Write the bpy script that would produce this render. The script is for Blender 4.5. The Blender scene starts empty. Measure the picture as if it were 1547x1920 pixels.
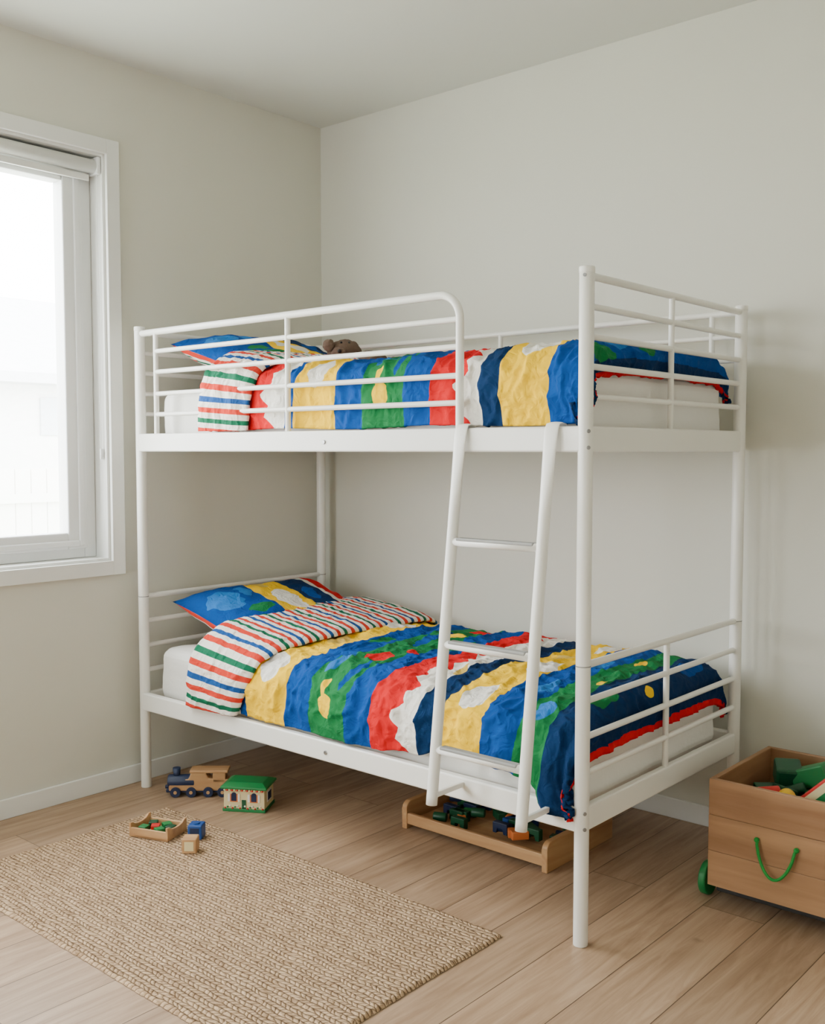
import bpy, bmesh, math, random
import numpy as np
from mathutils import Vector, Matrix, noise
random.seed(4)
scene=bpy.context.scene
COL=scene.collection

# ------------------------------------------------------------ helpers
def s2l(c):
    return tuple(((x/255.)/12.92 if x/255.<=0.04045 else ((x/255.+0.055)/1.055)**2.4) for x in c)+(1.0,)
def newmat(name):
    m=bpy.data.materials.new(name); m.use_nodes=True
    nt=m.node_tree; b=nt.nodes["Principled BSDF"]
    return m,nt,b
def N(nt,typ,**kw):
    n=nt.nodes.new(typ)
    for k,v in kw.items():
        if k in n.inputs.keys(): n.inputs[k].default_value=v
        else: setattr(n,k,v)
    return n
def simple(name,rgb,rough=0.5,var=0.06,scale=8.0,bump=0.0,bscale=80.0,metal=0.0,stretch=(1,1,1)):
    m,nt,b=newmat(name)
    c=s2l(rgb)
    tc=N(nt,"ShaderNodeTexCoord"); mp=N(nt,"ShaderNodeMapping"); mp.inputs["Scale"].default_value=stretch
    nt.links.new(tc.outputs["Object"],mp.inputs[0])
    no=N(nt,"ShaderNodeTexNoise",Scale=scale,Detail=4.0)
    nt.links.new(mp.outputs[0],no.inputs["Vector"])
    mx=N(nt,"ShaderNodeMix",data_type='RGBA')
    mx.inputs[6].default_value=tuple(x*(1-var) for x in c[:3])+(1,)
    mx.inputs[7].default_value=tuple(min(1,x*(1+var)) for x in c[:3])+(1,)
    nt.links.new(no.outputs["Fac"],mx.inputs[0]); nt.links.new(mx.outputs[2],b.inputs["Base Color"])
    b.inputs["Roughness"].default_value=rough; b.inputs["Metallic"].default_value=metal
    if bump>0:
        n2=N(nt,"ShaderNodeTexNoise",Scale=bscale,Detail=3.0); nt.links.new(tc.outputs["Object"],n2.inputs["Vector"])
        bp=N(nt,"ShaderNodeBump",Strength=bump,Distance=0.002)
        nt.links.new(n2.outputs["Fac"],bp.inputs["Height"]); nt.links.new(bp.outputs[0],b.inputs["Normal"])
    return m
def wood(name,rgb1,rgb2,axis='X',rough=0.5,scale=1.0):
    m,nt,b=newmat(name)
    tc=N(nt,"ShaderNodeTexCoord"); mp=N(nt,"ShaderNodeMapping")
    s={'X':(2,26,26),'Y':(26,2,26),'Z':(26,26,2)}[axis]
    mp.inputs["Scale"].default_value=tuple(v*scale for v in s)
    nt.links.new(tc.outputs["Object"],mp.inputs[0])
    no=N(nt,"ShaderNodeTexNoise",Scale=1.0,Detail=5.0,Distortion=0.6); nt.links.new(mp.outputs[0],no.inputs["Vector"])
    cr=N(nt,"ShaderNodeValToRGB"); cr.color_ramp.elements[0].position=0.3; cr.color_ramp.elements[1].position=0.7
    cr.color_ramp.elements[0].color=s2l(rgb1); cr.color_ramp.elements[1].color=s2l(rgb2)
    nt.links.new(no.outputs["Fac"],cr.inputs[0]); nt.links.new(cr.outputs[0],b.inputs["Base Color"])
    b.inputs["Roughness"].default_value=rough
    bp=N(nt,"ShaderNodeBump",Strength=0.15,Distance=0.001)
    nt.links.new(no.outputs["Fac"],bp.inputs["Height"]); nt.links.new(bp.outputs[0],b.inputs["Normal"])
    return m
def empty(name,loc=(0,0,0)):
    e=bpy.data.objects.new(name,None); COL.objects.link(e); e.location=loc
    e.empty_display_size=0.1
    return e
def link(name,me,mat=None,parent=None,smooth=False):
    o=bpy.data.objects.new(name,me); COL.objects.link(o)
    if mat is not None:
        for mm in (mat if isinstance(mat,(list,tuple)) else [mat]): me.materials.append(mm)
    if smooth:
        for p in me.polygons: p.use_smooth=True
    if parent is not None:
        o.parent=parent
        o.matrix_parent_inverse=Matrix.Translation(parent.location).inverted() if parent.rotation_euler.z==0 and parent.type=='EMPTY' else Matrix.Identity(4)
    return o
def bevel(bm,w,seg=2):
    if w>0: bmesh.ops.bevel(bm,geom=list(bm.edges),offset=w,segments=seg,profile=0.5,affect='EDGES')
def box(name,lo,hi,mat,parent=None,bev=0.0,seg=2,rot=None):
    bm=bmesh.new(); bmesh.ops.create_cube(bm,size=1)
    sz=[hi[i]-lo[i] for i in range(3)]; c=Vector([(hi[i]+lo[i])/2 for i in range(3)])
    bmesh.ops.scale(bm,vec=sz,verts=bm.verts); bevel(bm,bev,seg)
    if rot: bmesh.ops.rotate(bm,cent=(0,0,0),matrix=rot,verts=bm.verts)
    bmesh.ops.translate(bm,vec=c,verts=bm.verts)
    me=bpy.data.meshes.new(name); bm.to_mesh(me); bm.free()
    return link(name,me,mat,parent,smooth=False)
def cyl(name,p0,p1,r,mat,parent=None,seg=24,r2=None,bev=0.0):
    p0=Vector(p0);p1=Vector(p1);d=p1-p0
    bm=bmesh.new(); bmesh.ops.create_cone(bm,cap_ends=True,segments=seg,radius1=r,radius2=r if r2 is None else r2,depth=d.length)
    if bev>0:
        ed=[e for e in bm.edges if abs(e.verts[0].co.z-e.verts[1].co.z)<1e-6]
        bmesh.ops.bevel(bm,geom=ed,offset=bev,segments=2,affect='EDGES',profile=0.5)
    q=Vector((0,0,1)).rotation_difference(d.normalized())
    bmesh.ops.rotate(bm,cent=(0,0,0),matrix=q.to_matrix(),verts=bm.verts)
    bmesh.ops.translate(bm,vec=(p0+p1)/2,verts=bm.verts)
    me=bpy.data.meshes.new(name); bm.to_mesh(me); bm.free()
    for p in me.polygons: p.use_smooth=len(p.vertices)==4
    return link(name,me,mat,parent)
def tube(name,pts,r,mat,parent=None,res=8,smooth_n=0):
    cu=bpy.data.curves.new(name,'CURVE'); cu.dimensions='3D'; cu.bevel_depth=r; cu.bevel_resolution=res//2+1; cu.use_fill_caps=True
    sp=cu.splines.new('POLY'); sp.points.add(len(pts)-1)
    for i,p in enumerate(pts): sp.points[i].co=(p[0],p[1],p[2],1)
    t=bpy.data.objects.new("tmp",cu); COL.objects.link(t)
    dg=bpy.context.evaluated_depsgraph_get(); me=bpy.data.meshes.new_from_object(t.evaluated_get(dg))
    bpy.data.objects.remove(t); bpy.data.curves.remove(cu); me.name=name
    me.materials.clear()
    return link(name,me,mat,parent,smooth=True)
def ball(name,c,r,mat,parent=None,scale=(1,1,1),sub=3):
    bm=bmesh.new(); bmesh.ops.create_icosphere(bm,subdivisions=sub,radius=r)
    bmesh.ops.scale(bm,vec=scale,verts=bm.verts); bmesh.ops.translate(bm,vec=c,verts=bm.verts)
    me=bpy.data.meshes.new(name); bm.to_mesh(me); bm.free()
    return link(name,me,mat,parent,smooth=True)
def prism(name,poly,axis,a,b,mat,parent=None,bev=0.0):
    """extrude 2-D polygon (list of pairs) along axis from a to b"""
    bm=bmesh.new()
    def mk(p,t):
        if axis==0: return (t,p[0],p[1])
        if axis==1: return (p[0],t,p[1])
        return (p[0],p[1],t)
    v0=[bm.verts.new(mk(p,a)) for p in poly]; v1=[bm.verts.new(mk(p,b)) for p in poly]
    bm.faces.new(v0); bm.faces.new(v1[::-1]); n=len(poly)
    for i in range(n): bm.faces.new((v0[i],v1[i],v1[(i+1)%n],v0[(i+1)%n]))
    bmesh.ops.recalc_face_normals(bm,faces=bm.faces)
    if bev>0: bevel(bm,bev,2)
    me=bpy.data.meshes.new(name); bm.to_mesh(me); bm.free()
    return link(name,me,mat,parent)

# ------------------------------------------------------------ materials
M_wall=simple("wall_paint",(219,217,205),0.85,0.015,3.0,0.12,220)
M_ceil=simple("ceiling_paint",(222,223,217),0.9,0.01,3.0,0.08,220)
M_trim=simple("trim_paint",(238,238,234),0.45,0.01)
M_upvc=simple("window_frame_white",(240,241,241),0.35,0.01)
M_bed=simple("bed_white_powdercoat",(244,242,235),0.32,0.01,5,0.05,400)
M_bolt=simple("bolt_steel",(150,150,150),0.3,0.05,metal=0.8)
M_groove=simple("grey_plastic",(150,150,146),0.6)  # plain grey for post joint lines and ladder treads
M_matt=simple("mattress_white_cotton",(240,238,232),0.9,0.02,6,0.5,60)
M_fur=simple("teddy_fur",(104,82,68),0.95,0.25,60,1.0,260)
M_dark=simple("black_plastic",(25,24,23),0.5)
M_oak=wood("pine_wood",(174,128,84),(202,162,116),'X')
M_oakY=wood("pine_wood_y",(174,128,84),(202,162,116),'Y')
M_boxw=wood("toy_box_pine",(138,97,62),(174,132,93),'X',0.5,0.8)
M_boxwY=wood("toy_box_pine_y",(138,97,62),(174,132,93),'Y',0.5,0.8)
M_green=simple("toy_green",(20,120,60),0.45)
M_dgreen=simple("toy_dark_green",(12,75,45),0.45)
M_red=simple("toy_red",(200,35,30),0.45)
M_blue=simple("toy_blue",(20,70,140),0.45)
M_navy=simple("toy_navy",(22,38,72),0.45)
M_yel=simple("toy_yellow",(235,190,40),0.45)
M_orange=simple("toy_orange",(220,120,60),0.5)
M_cream=simple("toy_cream",(226,208,158),0.55)
M_white=simple("toy_white",(235,232,225),0.5)
M_rope=simple("rope_green",(20,140,50),0.7,0.15,200,0.8,500)

# ------------------------------------------------------------ room
RX=4.7; RY=-5.3; H=2.89; T=0.16
# floor material
def floor_mat():
    m,nt,b=newmat("oak_floor_planks"); L=nt.links.new
    tc=N(nt,"ShaderNodeTexCoord"); sx=N(nt,"ShaderNodeSeparateXYZ"); L(tc.outputs["Object"],sx.inputs[0])
    cx=N(nt,"ShaderNodeCombineXYZ"); L(sx.outputs[1],cx.inputs[0]); L(sx.outputs[0],cx.inputs[1])
    br=N(nt,"ShaderNodeTexBrick",offset=0.37,offset_frequency=2,squash=1.0)
    for k,v in {"Scale":1.0,"Mortar Size":0.0015,"Mortar Smooth":0.2,"Bias":0.0,"Brick Width":1.7,"Row Height":0.19}.items(): br.inputs[k].default_value=v
    br.inputs["Color1"].default_value=(0,0,0,1); br.inputs["Color2"].default_value=(1,1,1,1); br.inputs["Mortar"].default_value=(0.5,0.5,0.5,1)
    L(cx.outputs[0],br.inputs["Vector"])
    # per plank offset for the grain
    mp=N(nt,"ShaderNodeVectorMath",operation='MULTIPLY'); mp.inputs[1].default_value=(26,1.8,1); L(tc.outputs["Object"],mp.inputs[0])
    ad=N(nt,"ShaderNodeVectorMath",operation='ADD'); sc=N(nt,"ShaderNodeVectorMath",operation='SCALE'); sc.inputs["Scale"].default_value=37.0
    L(br.outputs["Color"],sc.inputs[0]); L(mp.outputs[0],ad.inputs[0]); L(sc.outputs[0],ad.inputs[1])
    g=N(nt,"ShaderNodeTexNoise",Scale=1.0,Detail=7.0,Roughness=0.68,Distortion=1.2); L(ad.outputs[0],g.inputs["Vector"])
    cr=N(nt,"ShaderNodeValToRGB"); e=cr.color_ramp.elements
    e[0].position=0.28; e[0].color=s2l((144,113,86)); e[1].position=0.70; e[1].color=s2l((192,163,134))
    L(g.outputs["Fac"],cr.inputs[0])
    mx=N(nt,"ShaderNodeMix",data_type='RGBA',blend_type='MULTIPLY'); mx.inputs[0].default_value=1.0
    tone=N(nt,"ShaderNodeMix",data_type='RGBA'); tone.inputs[6].default_value=(0.78,0.77,0.76,1); tone.inputs[7].default_value=(1.09,1.09,1.09,1)
    L(br.outputs["Color"],tone.inputs[0]); L(cr.outputs[0],mx.inputs[6]); L(tone.outputs[2],mx.inputs[7])
    # knots
    vo=N(nt,"ShaderNodeTexVoronoi",Scale=2.4); vm=N(nt,"ShaderNodeVectorMath",operation='MULTIPLY'); vm.inputs[1].default_value=(1.0,0.6,1); L(tc.outputs["Object"],vm.inputs[0])
    wn=N(nt,"ShaderNodeTexNoise",Scale=30.0,Detail=2.0); L(tc.outputs["Object"],wn.inputs["Vector"])
    ws=N(nt,"ShaderNodeVectorMath",operation='SCALE'); ws.inputs["Scale"].default_value=0.03; L(wn.outputs["Color"],ws.inputs[0])
    wa=N(nt,"ShaderNodeVectorMath",operation='ADD'); L(vm.outputs[0],wa.inputs[0]); L(ws.outputs[0],wa.inputs[1]); L(wa.outputs[0],vo.inputs["Vector"])
    kr=N(nt,"ShaderNodeMapRange"); kr.inputs["From Min"].default_value=0.01; kr.inputs["From Max"].default_value=0.05; kr.inputs["To Min"].default_value=0.6; kr.inputs["To Max"].default_value=0.0
    L(vo.outputs["Distance"],kr.inputs["Value"])
    k=N(nt,"ShaderNodeMix",data_type='RGBA'); k.inputs[7].default_value=s2l((96,66,44)); L(kr.outputs[0],k.inputs[0]); L(mx.outputs[2],k.inputs[6])
    mo=N(nt,"ShaderNodeMix",data_type='RGBA'); mo.inputs[7].default_value=s2l((96,74,54)); L(br.outputs["Fac"],mo.inputs[0]); L(k.outputs[2],mo.inputs[6])
    L(mo.outputs[2],b.inputs["Base Color"])
    b.inputs["Roughness"].default_value=0.40
    inv=N(nt,"ShaderNodeMath",operation='SUBTRACT'); inv.inputs[0].default_value=1.0; L(br.outputs["Fac"],inv.inputs[1])
    bp=N(nt,"ShaderNodeBump",Strength=0.5,Distance=0.002); L(inv.outputs[0],bp.inputs["Height"])
    bp2=N(nt,"ShaderNodeBump",Strength=0.12,Distance=0.001); L(g.outputs["Fac"],bp2.inputs["Height"]); L(bp.outputs[0],bp2.inputs["Normal"])
    L(bp2.outputs[0],b.inputs["Normal"])
    return m
box("floor",(-T,RY-T,-0.1),(RX+T,T,0),floor_mat())
box("ceiling",(-T,RY-T,H),(RX+T,T,H+0.1),M_ceil)
box("wall_back",(-T,0,0),(RX+T,T,H),M_wall)
box("wall_right",(RX,RY,0),(RX+T,0,H),M_wall)
def wall_with_hole(name,axis,a,b,lo,hi,holes,mat):
    """axis 0: wall of constant x between a..b, spanning y lo..hi; holes=[(s0,s1,z0,z1)]"""
    bm=bmesh.new()
    def add(s0,s1,z0,z1):
        r=bmesh.ops.create_cube(bm,size=1); vs=r['verts']
        if axis==0: sz=(b-a,s1-s0,z1-z0); c=((a+b)/2,(s0+s1)/2,(z0+z1)/2)
        else: sz=(s1-s0,b-a,z1-z0); c=((s0+s1)/2,(a+b)/2,(z0+z1)/2)
        bmesh.ops.scale(bm,vec=sz,verts=vs); bmesh.ops.translate(bm,vec=c,verts=vs)
    holes=sorted(holes); s=lo
    for (s0,s1,z0,z1) in holes:
        add(s,s0,0,H); add(s0,s1,0,z0); add(s0,s1,z1,H); s=s1
    add(s,hi,0,H)
    me=bpy.data.meshes.new(name); bm.to_mesh(me); bm.free()
    return link(name,me,mat)
WY0,WY1,WZ0,WZ1=-2.75,-1.175,0.925,2.52
GY0,GY1=-4.95,-3.35
FX0,FX1,FZ0,FZ1=0.7,1.5,0.9,2.3
wall_with_hole("wall_left",0,-T,0,RY,0,[(GY0,GY1,WZ0,WZ1),(WY0,WY1,WZ0,WZ1)],M_wall)
wall_with_hole("wall_front",1,RY-T,RY,-T,RX+T,[(FX0,FX1,FZ0,FZ1)],M_wall)
def baseboard(name,lo,hi):
    box(name,lo,hi,M_trim,bev=0.003)
baseboard("baseboard_left",(0.0,RY,0),(0.013,0,0.075))
baseboard("baseboard_back",(0.013,-0.013,0),(RX,0,0.075))
baseboard("baseboard_right",(RX-0.013,RY,0),(RX,-0.013,0.075))

# glass
def glass():
    m=bpy.data.materials.new("window_glass"); m.use_nodes=True; nt=m.node_tree; nt.nodes.clear()
    o=N(nt,"ShaderNodeOutputMaterial"); t=N(nt,"ShaderNodeBsdfTransparent"); g=N(nt,"ShaderNodeBsdfGlossy",Roughness=0.02); mx=N(nt,"ShaderNodeMixShader"); mx.inputs[0].default_value=0.04
    nt.links.new(t.outputs[0],mx.inputs[1]); nt.links.new(g.outputs[0],mx.inputs[2]); nt.links.new(mx.outputs[0],o.inputs[0]); return m
M_glass=glass()
def frame_rect(prefix,axis,a,b,s0,s1,z0,z1,w,mat,parent,bev=0.003,ws=None):
    """rectangular ring; wall-normal extents a..b"""
    w4=ws or (w,w,w,w) # left(s0) right(s1) bottom top
    def B(n,sa,sb,za,zb):
        if axis==0: box(prefix+n,(a,sa,za),(b,sb,zb),mat,parent,bev)
        else: box(prefix+n,(sa,a,za),(sb,b,zb),mat,parent,bev)
    B("_side_a",s0,s0+w4[0],z0,z1); B("_side_b",s1-w4[1],s1,z0,z1)
    B("_bottom",s0+w4[0],s1-w4[1],z0,z0+w4[2]); B("_top",s0+w4[0],s1-w4[1],z1-w4[3],z1)
win=empty("window_1",(0,-1.96,1.72))
cw=0.057
frame_rect("casing",0,0.0005,0.018,WY0-cw,WY1+cw,WZ0-cw,WZ1+cw,cw,M_trim,win,0.002)
frame_rect("reveal",0,-T,-0.0,WY0-0.001,WY1+0.001,WZ0-0.001,WZ1+0.001,0.012,M_trim,win,0.001)
frame_rect("outer_frame",0,-0.15,-0.085,WY0+0.012,WY1-0.012,WZ0+0.012,WZ1-0.012,0.05,M_upvc,win,0.004)
frame_rect("sash",0,-0.14,-0.07,WY0+0.05,WY1-0.058,WZ0+0.05,WZ1-0.05,0.062,M_upvc,win,0.006,ws=(0.085,0.085,0.066,0.066))
frame_rect("sash_bead",0,-0.10,-0.062,WY0+0.066,WY1-0.075,WZ0+0.062,WZ1-0.062,0.022,M_upvc,win,0.004)
box("mullion",(-0.14,-2.06,WZ0+0.05),(-0.07,-1.99,WZ1-0.05),M_upvc,win,0.006)
box("pane",(-0.112,WY0+0.1,WZ0+0.1),(-0.108,WY1-0.1,WZ1-0.1),M_glass,win)
# blind
bl=empty("roller_blind",(-0.03,-1.96,2.47))
cyl("blind_roll",(-0.032,WY0+0.03,2.472),(-0.032,WY1-0.03,2.472),0.027,M_trim,bl,32)
box("blind_bottom_bar",(-0.045,WY0+0.04,2.415),(-0.033,WY1-0.045,2.44),M_trim,bl,0.003)
box("blind_fabric",(-0.06,WY0+0.04,2.42),(-0.058,WY1-0.045,2.475),M_trim,bl)
box("blind_bracket",(-0.064,WY1-0.03,2.44),(-0.002,WY1-0.014,2.507),M_upvc,bl,0.004)
tube("blind_chain",[(-0.02,WY1-0.022,2.46),(-0.02,WY1-0.022,1.36)],0.0012,M_trim,bl)
cyl("chain_weight",(-0.02,WY1-0.022,1.33),(-0.02,WY1-0.022,1.37),0.006,M_upvc,bl,12,bev=0.001)
fill_win_front=empty("fill_window_front",(1.1,RY,1.6))  # added opening behind the camera, lets in fill light
frame_rect("casing",1,RY+0.0005,RY+0.018,FX0-cw,FX1+cw,FZ0-cw,FZ1+cw,cw,M_trim,fill_win_front,0.002)
frame_rect("sash",1,RY-0.13,RY-0.07,FX0,FX1,FZ0,FZ1,0.07,M_upvc,fill_win_front,0.006)
fill_win_left=empty("fill_window_left",(0,(GY0+GY1)/2,1.72))  # added out of view to strengthen the light from the left
frame_rect("casing",0,0.0005,0.018,GY0-cw,GY1+cw,WZ0-cw,WZ1+cw,cw,M_trim,fill_win_left,0.002)
frame_rect("sash",0,-0.14,-0.07,GY0,GY1,WZ0,WZ1,0.09,M_upvc,fill_win_left,0.006)
box("mullion",(-0.14,-4.19,WZ0+0.05),(-0.07,-4.12,WZ1-0.05),M_upvc,fill_win_left,0.006)

# outside
M_out=simple("neighbour_render",(248,247,245),0.9)
M_roof=simple("neighbour_roof_tiles",(218,219,222),0.9,0.1)
M_fence=simple("fence_timber",(238,236,230),0.9,0.06,3)
M_ground=simple("garden_grass",(205,210,195),0.95,0.1)
M_hwin=simple("neighbour_glass",(212,216,220),0.2)
box("garden_ground",(-30,-25,-0.35),(-T-0.02,25,-0.3),M_ground)
hs=empty("neighbour_house",(-11,3,0))
box("house_wall",(-15,-3,-0.3),(-8,9,2.2),M_out,hs)
prism("house_roof",[(-7.6,2.15),(-7.6,2.27),(-11.5,3.7),(-15.4,2.27),(-15.4,2.15)],1,-3.4,9.4,M_roof,hs)
box("house_window",(-8.03,3.0,1.55),(-7.97,3.5,2.0),M_hwin,hs)
fn=empty("garden_fence",(-5,0,0))
for i in range(70):
    y=-5+i*0.152
    box("board",(-5.02,y,-0.3),(-5.0,y+0.142,1.2),M_fence,fn)
box("fence_rail",(-5.0,-5,0.9),(-4.96,5.6,0.98),M_fence,fn)

# ------------------------------------------------------------ bunk bed
bed=empty("bunk_bed",(1.11,-0.59,0))
XL,XR,YF,YB=0.088,2.135,-1.085,-0.095
for nm,x,y in (("post_a",XL,YF),("post_b",XR,YF),("post_c",XL,YB),("post_d",XR,YB)):
    cyl(nm,(x,y,0),(x,y,1.85),0.0205,M_bed,bed,40,bev=0.003)
    cyl(nm+"_joint",(x,y,0.778),(x,y,0.781),0.0209,M_groove,bed,40)
    cyl(nm+"_cap",(x,y,1.835),(x,y,1.853),0.0215,M_bed,bed,40,bev=0.003)
def rails(z0,z1,tag):
    box(tag+"_rail_front",(XL,YF-0.018,z0),(XR,YF+0.010,z1),M_bed,bed,0.006,3)
    box(tag+"_rail_back",(XL,YB-0.010,z0),(XR,YB+0.018,z1),M_bed,bed,0.006,3)
    box(tag+"_rail_end_a",(XL-0.012,YF,z0),(XL+0.012,YB,z1),M_bed,bed,0.006,3)
    box(tag+"_rail_end_b",(XR-0.012,YF,z0),(XR+0.012,YB,z1),M_bed,bed,0.006,3)
    for i in range(13):
        x=0.22+i*0.148
        box(tag+"_slat_%d"%i,(x,YF+0.012,z0+0.006),(x+0.06,YB-0.012,z0+0.022),M_bed,bed,0.002)
    cyl(tag+"_bolt_mid",(1.15,YF-0.022,z0+0.032),(1.15,YF-0.017,z0+0.032),0.007,M_bolt,bed,16,bev=0.001)
    for dz in (0.012,0.056):
        d=Vector((math.cos(math.radians(-35)),math.sin(math.radians(-35)),0))
        c=Vector((XR,YF,z0+dz)); cyl(tag+"_bolt",c+d*0.019,c+d*0.0225,0.0055,M_bolt,bed,12,bev=0.001)
rails(1.36,1.43,"upper"); rails(0.32,0.39,"lower")
d=Vector((math.cos(math.radians(-75)),math.sin(math.radians(-75)),0)); c=Vector((XR,YF,1.828)); cyl("top_bolt",c+d*0.019,c+d*0.0225,0.005,M_bolt,bed,12)
# guard (front)
pts=[(XL,YF,1.825)]
r=0.075; xg=1.705
for i in range(0,13):
    a=math.radians(90-i*7.5); pts.append((xg-r+r*math.cos(a),YF,1.825-r+r*math.sin(a)))
pts.append((xg,YF,1.40))
tube("guard_frame",pts,0.0125,M_bed,bed,12)
for z in (1.75,1.67,1.585,1.505):
    tube("guard_rung",[(0.195,YF,z),(xg,YF,z)],0.0088,M_bed,bed)
for x in (0.195,0.955):
    tube("guard_upright",[(x,YF,1.40),(x,YF,1.825)],0.0098,M_bed,bed)
# back guard
tube("back_guard_top",[(XL,YB,1.83),(XR,YB,1.83)],0.0105,M_bed,bed)
for z in (1.75,1.67): tube("back_guard_rung",[(XL,YB,z),(XR,YB,z)],0.0085,M_bed,bed)
for x in (0.2,1.13,2.03): tube("back_guard_upright",[(x,YB,1.40),(x,YB,1.83)],0.0095,M_bed,bed)
# ends
for x in (XL,XR):
    for i,z in enumerate((1.83,1.75,1.67,1.59,1.51)): tube("end_rung",[(x,YF,z),(x,YB,z)],0.0105 if i==0 else 0.0088,M_bed,bed)
    tube("end_upright",[(x,-0.6,1.40),(x,-0.6,1.83)],0.009,M_bed,bed)
    for i,z in enumerate((0.78,0.68,0.58,0.48)): tube("end_rung",[(x,YF,z),(x,YB,z)],0.0105 if i==0 else 0.0092,M_bed,bed)
    tube("end_upright",[(x,-0.6,0.36),(x,-0.6,0.78)],0.0095,M_bed,bed)
# ladder
def ladder_side(x,tag):
    # round tube below, flattened strap hooking over the rail
    n=40; bm=bmesh.new(); rings=[]
    path=[]
    for i in range(n+1):
        t=i/n; z=0.345+(1.40-0.345)*t; y=-1.245+(-1.118+1.245)*t
        path.append((y,z,0.0165,max(0.0,(t-0.80)/0.2)))
    path+= [(-1.112,1.425,0.0165,1),(-1.105,1.437,0.0165,1),(-1.09,1.440,0.0165,1),(-1.072,1.437,0.0165,1),(-1.067,1.42,0.0165,1)]
    for (k,(y,z,rr,fl)) in enumerate(path):
        y0,z0=path[max(0,k-1)][:2]; y1,z1=path[min(len(path)-1,k+1)][:2]
        tv=Vector((0,y1-y0,z1-z0)).normalized(); nx=Vector((1,0,0)); nn=tv.cross(nx)
        rx=rr*(1+0.35*fl); rn=rr*(1-0.80*fl)
        ring=[bm.verts.new(Vector((x,y,z))+nx*rx*math.cos(a)+nn*rn*math.sin(a)) for a in [2*math.pi*j/20 for j in range(20)]]
        rings.append(ring)
    for a,b2 in zip(rings[:-1],rings[1:]):
        for j in range(20): bm.faces.new((a[j],a[(j+1)%20],b2[(j+1)%20],b2[j]))
    bm.faces.new(rings[0]); bm.faces.new(rings[-1])
    bmesh.ops.recalc_face_normals(bm,faces=bm.faces)
    me=bpy.data.meshes.new(tag); bm.to_mesh(me); bm.free(); link(tag,me,M_bed,bed,True)
    box(tag+"_bracket",(x-0.007,-1.235,0.362),(x+0.007,-1.10,0.378),M_bed,bed,0.003)
ladder_side(1.732,"ladder_stile_a"); ladder_side(2.045,"ladder_stile_b")
for z in (1.10,0.805,0.504):
    t=(z-0.345)/(1.40-0.345); y=-1.245+0.127*t
    cyl("ladder_rung",(1.735,y,z),(2.04,y,z),0.0125,M_bed,bed,20)
    box("ladder_tread",(1.755,y-0.013,z+0.004),(2.022,y+0.013,z+0.0135),M_groove,bed,0.003)

# ------------------------------------------------------------ bedding
def mattress(name,lo,hi,parent=None):
    bm=bmesh.new(); bmesh.ops.create_cube(bm,size=1); bmesh.ops.scale(bm,vec=[hi[i]-lo[i] for i in range(3)],verts=bm.verts)
    bevel(bm,0.045,5)
    bmesh.ops.translate(bm,vec=[(hi[i]+lo[i])/2 for i in range(3)],verts=bm.verts)
    me=bpy.data.meshes.new(name); bm.to_mesh(me); bm.free(); o=link(name,me,M_matt,None,True)
    m=o.modifiers.new("sub",'SUBSURF'); m.subdivision_type='SIMPLE'; m.levels=m.render_levels=4
    tx=bpy.data.textures.new("crumple",'CLOUDS'); tx.noise_scale=0.12
    dm=o.modifiers.new("d",'DISPLACE'); dm.texture=tx; dm.strength=0.014; dm.mid_level=0.6; dm.texture_coords='GLOBAL'
    return o
mattress("mattress",(0.125,-1.045,0.345),(2.095,-0.13,0.570))
mattress("mattress.001",(0.125,-1.022,1.385),(2.095,-0.13,1.602))

P_YEL=s2l((250,200,10)); P_BLU=s2l((4,70,146)); P_NAV=s2l((4,44,86)); P_GRN=s2l((26,116,62)); P_RED=s2l((214,20,28)); P_WHT=s2l((234,230,220)); P_LBL=s2l((40,112,186)); P_TAN=s2l((214,178,84))
def uv_distorted(nt,amp=0.02,scale=14):
    L=nt.links.new
    uv=N(nt,"ShaderNodeUVMap"); no=N(nt,"ShaderNodeTexNoise",Scale=scale,Detail=1.0); L(uv.outputs[0],no.inputs["Vector"])
    sb=N(nt,"ShaderNodeVectorMath",operation='SUBTRACT'); sb.inputs[1].default_value=(0.5,0.5,0.5); L(no.outputs["Color"],sb.inputs[0])
    sc=N(nt,"ShaderNodeVectorMath",operation='SCALE'); sc.inputs["Scale"].default_value=amp*2; L(sb.outputs[0],sc.inputs[0])
    fl=N(nt,"ShaderNodeVectorMath",operation='MULTIPLY'); fl.inputs[1].default_value=(1,1,0); L(sc.outputs[0],fl.inputs[0])
    ad=N(nt,"ShaderNodeVectorMath",operation='ADD'); L(uv.outputs[0],ad.inputs[0]); L(fl.outputs[0],ad.inputs[1])
    return uv,ad
def add_shape(nt,vec,col,cu,cv,ru,rv,rgb):
    L=nt.links.new
    a=N(nt,"ShaderNodeVectorMath",operation='SUBTRACT'); a.inputs[1].default_value=(cu,cv,0); L(vec,a.inputs[0])
    b=N(nt,"ShaderNodeVectorMath",operation='MULTIPLY'); b.inputs[1].default_value=(1/ru,1/rv,0); L(a.outputs[0],b.inputs[0])
    c=N(nt,"ShaderNodeVectorMath",operation='LENGTH'); L(b.outputs[0],c.inputs[0])
    d=N(nt,"ShaderNodeMath",operation='LESS_THAN'); d.inputs[1].default_value=1.0; L(c.outputs["Value"],d.inputs[0])
    m=N(nt,"ShaderNodeMix",data_type='RGBA'); m.inputs[7].default_value=rgb; L(d.outputs[0],m.inputs[0]); L(col,m.inputs[6])
    return m.outputs[2]
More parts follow.
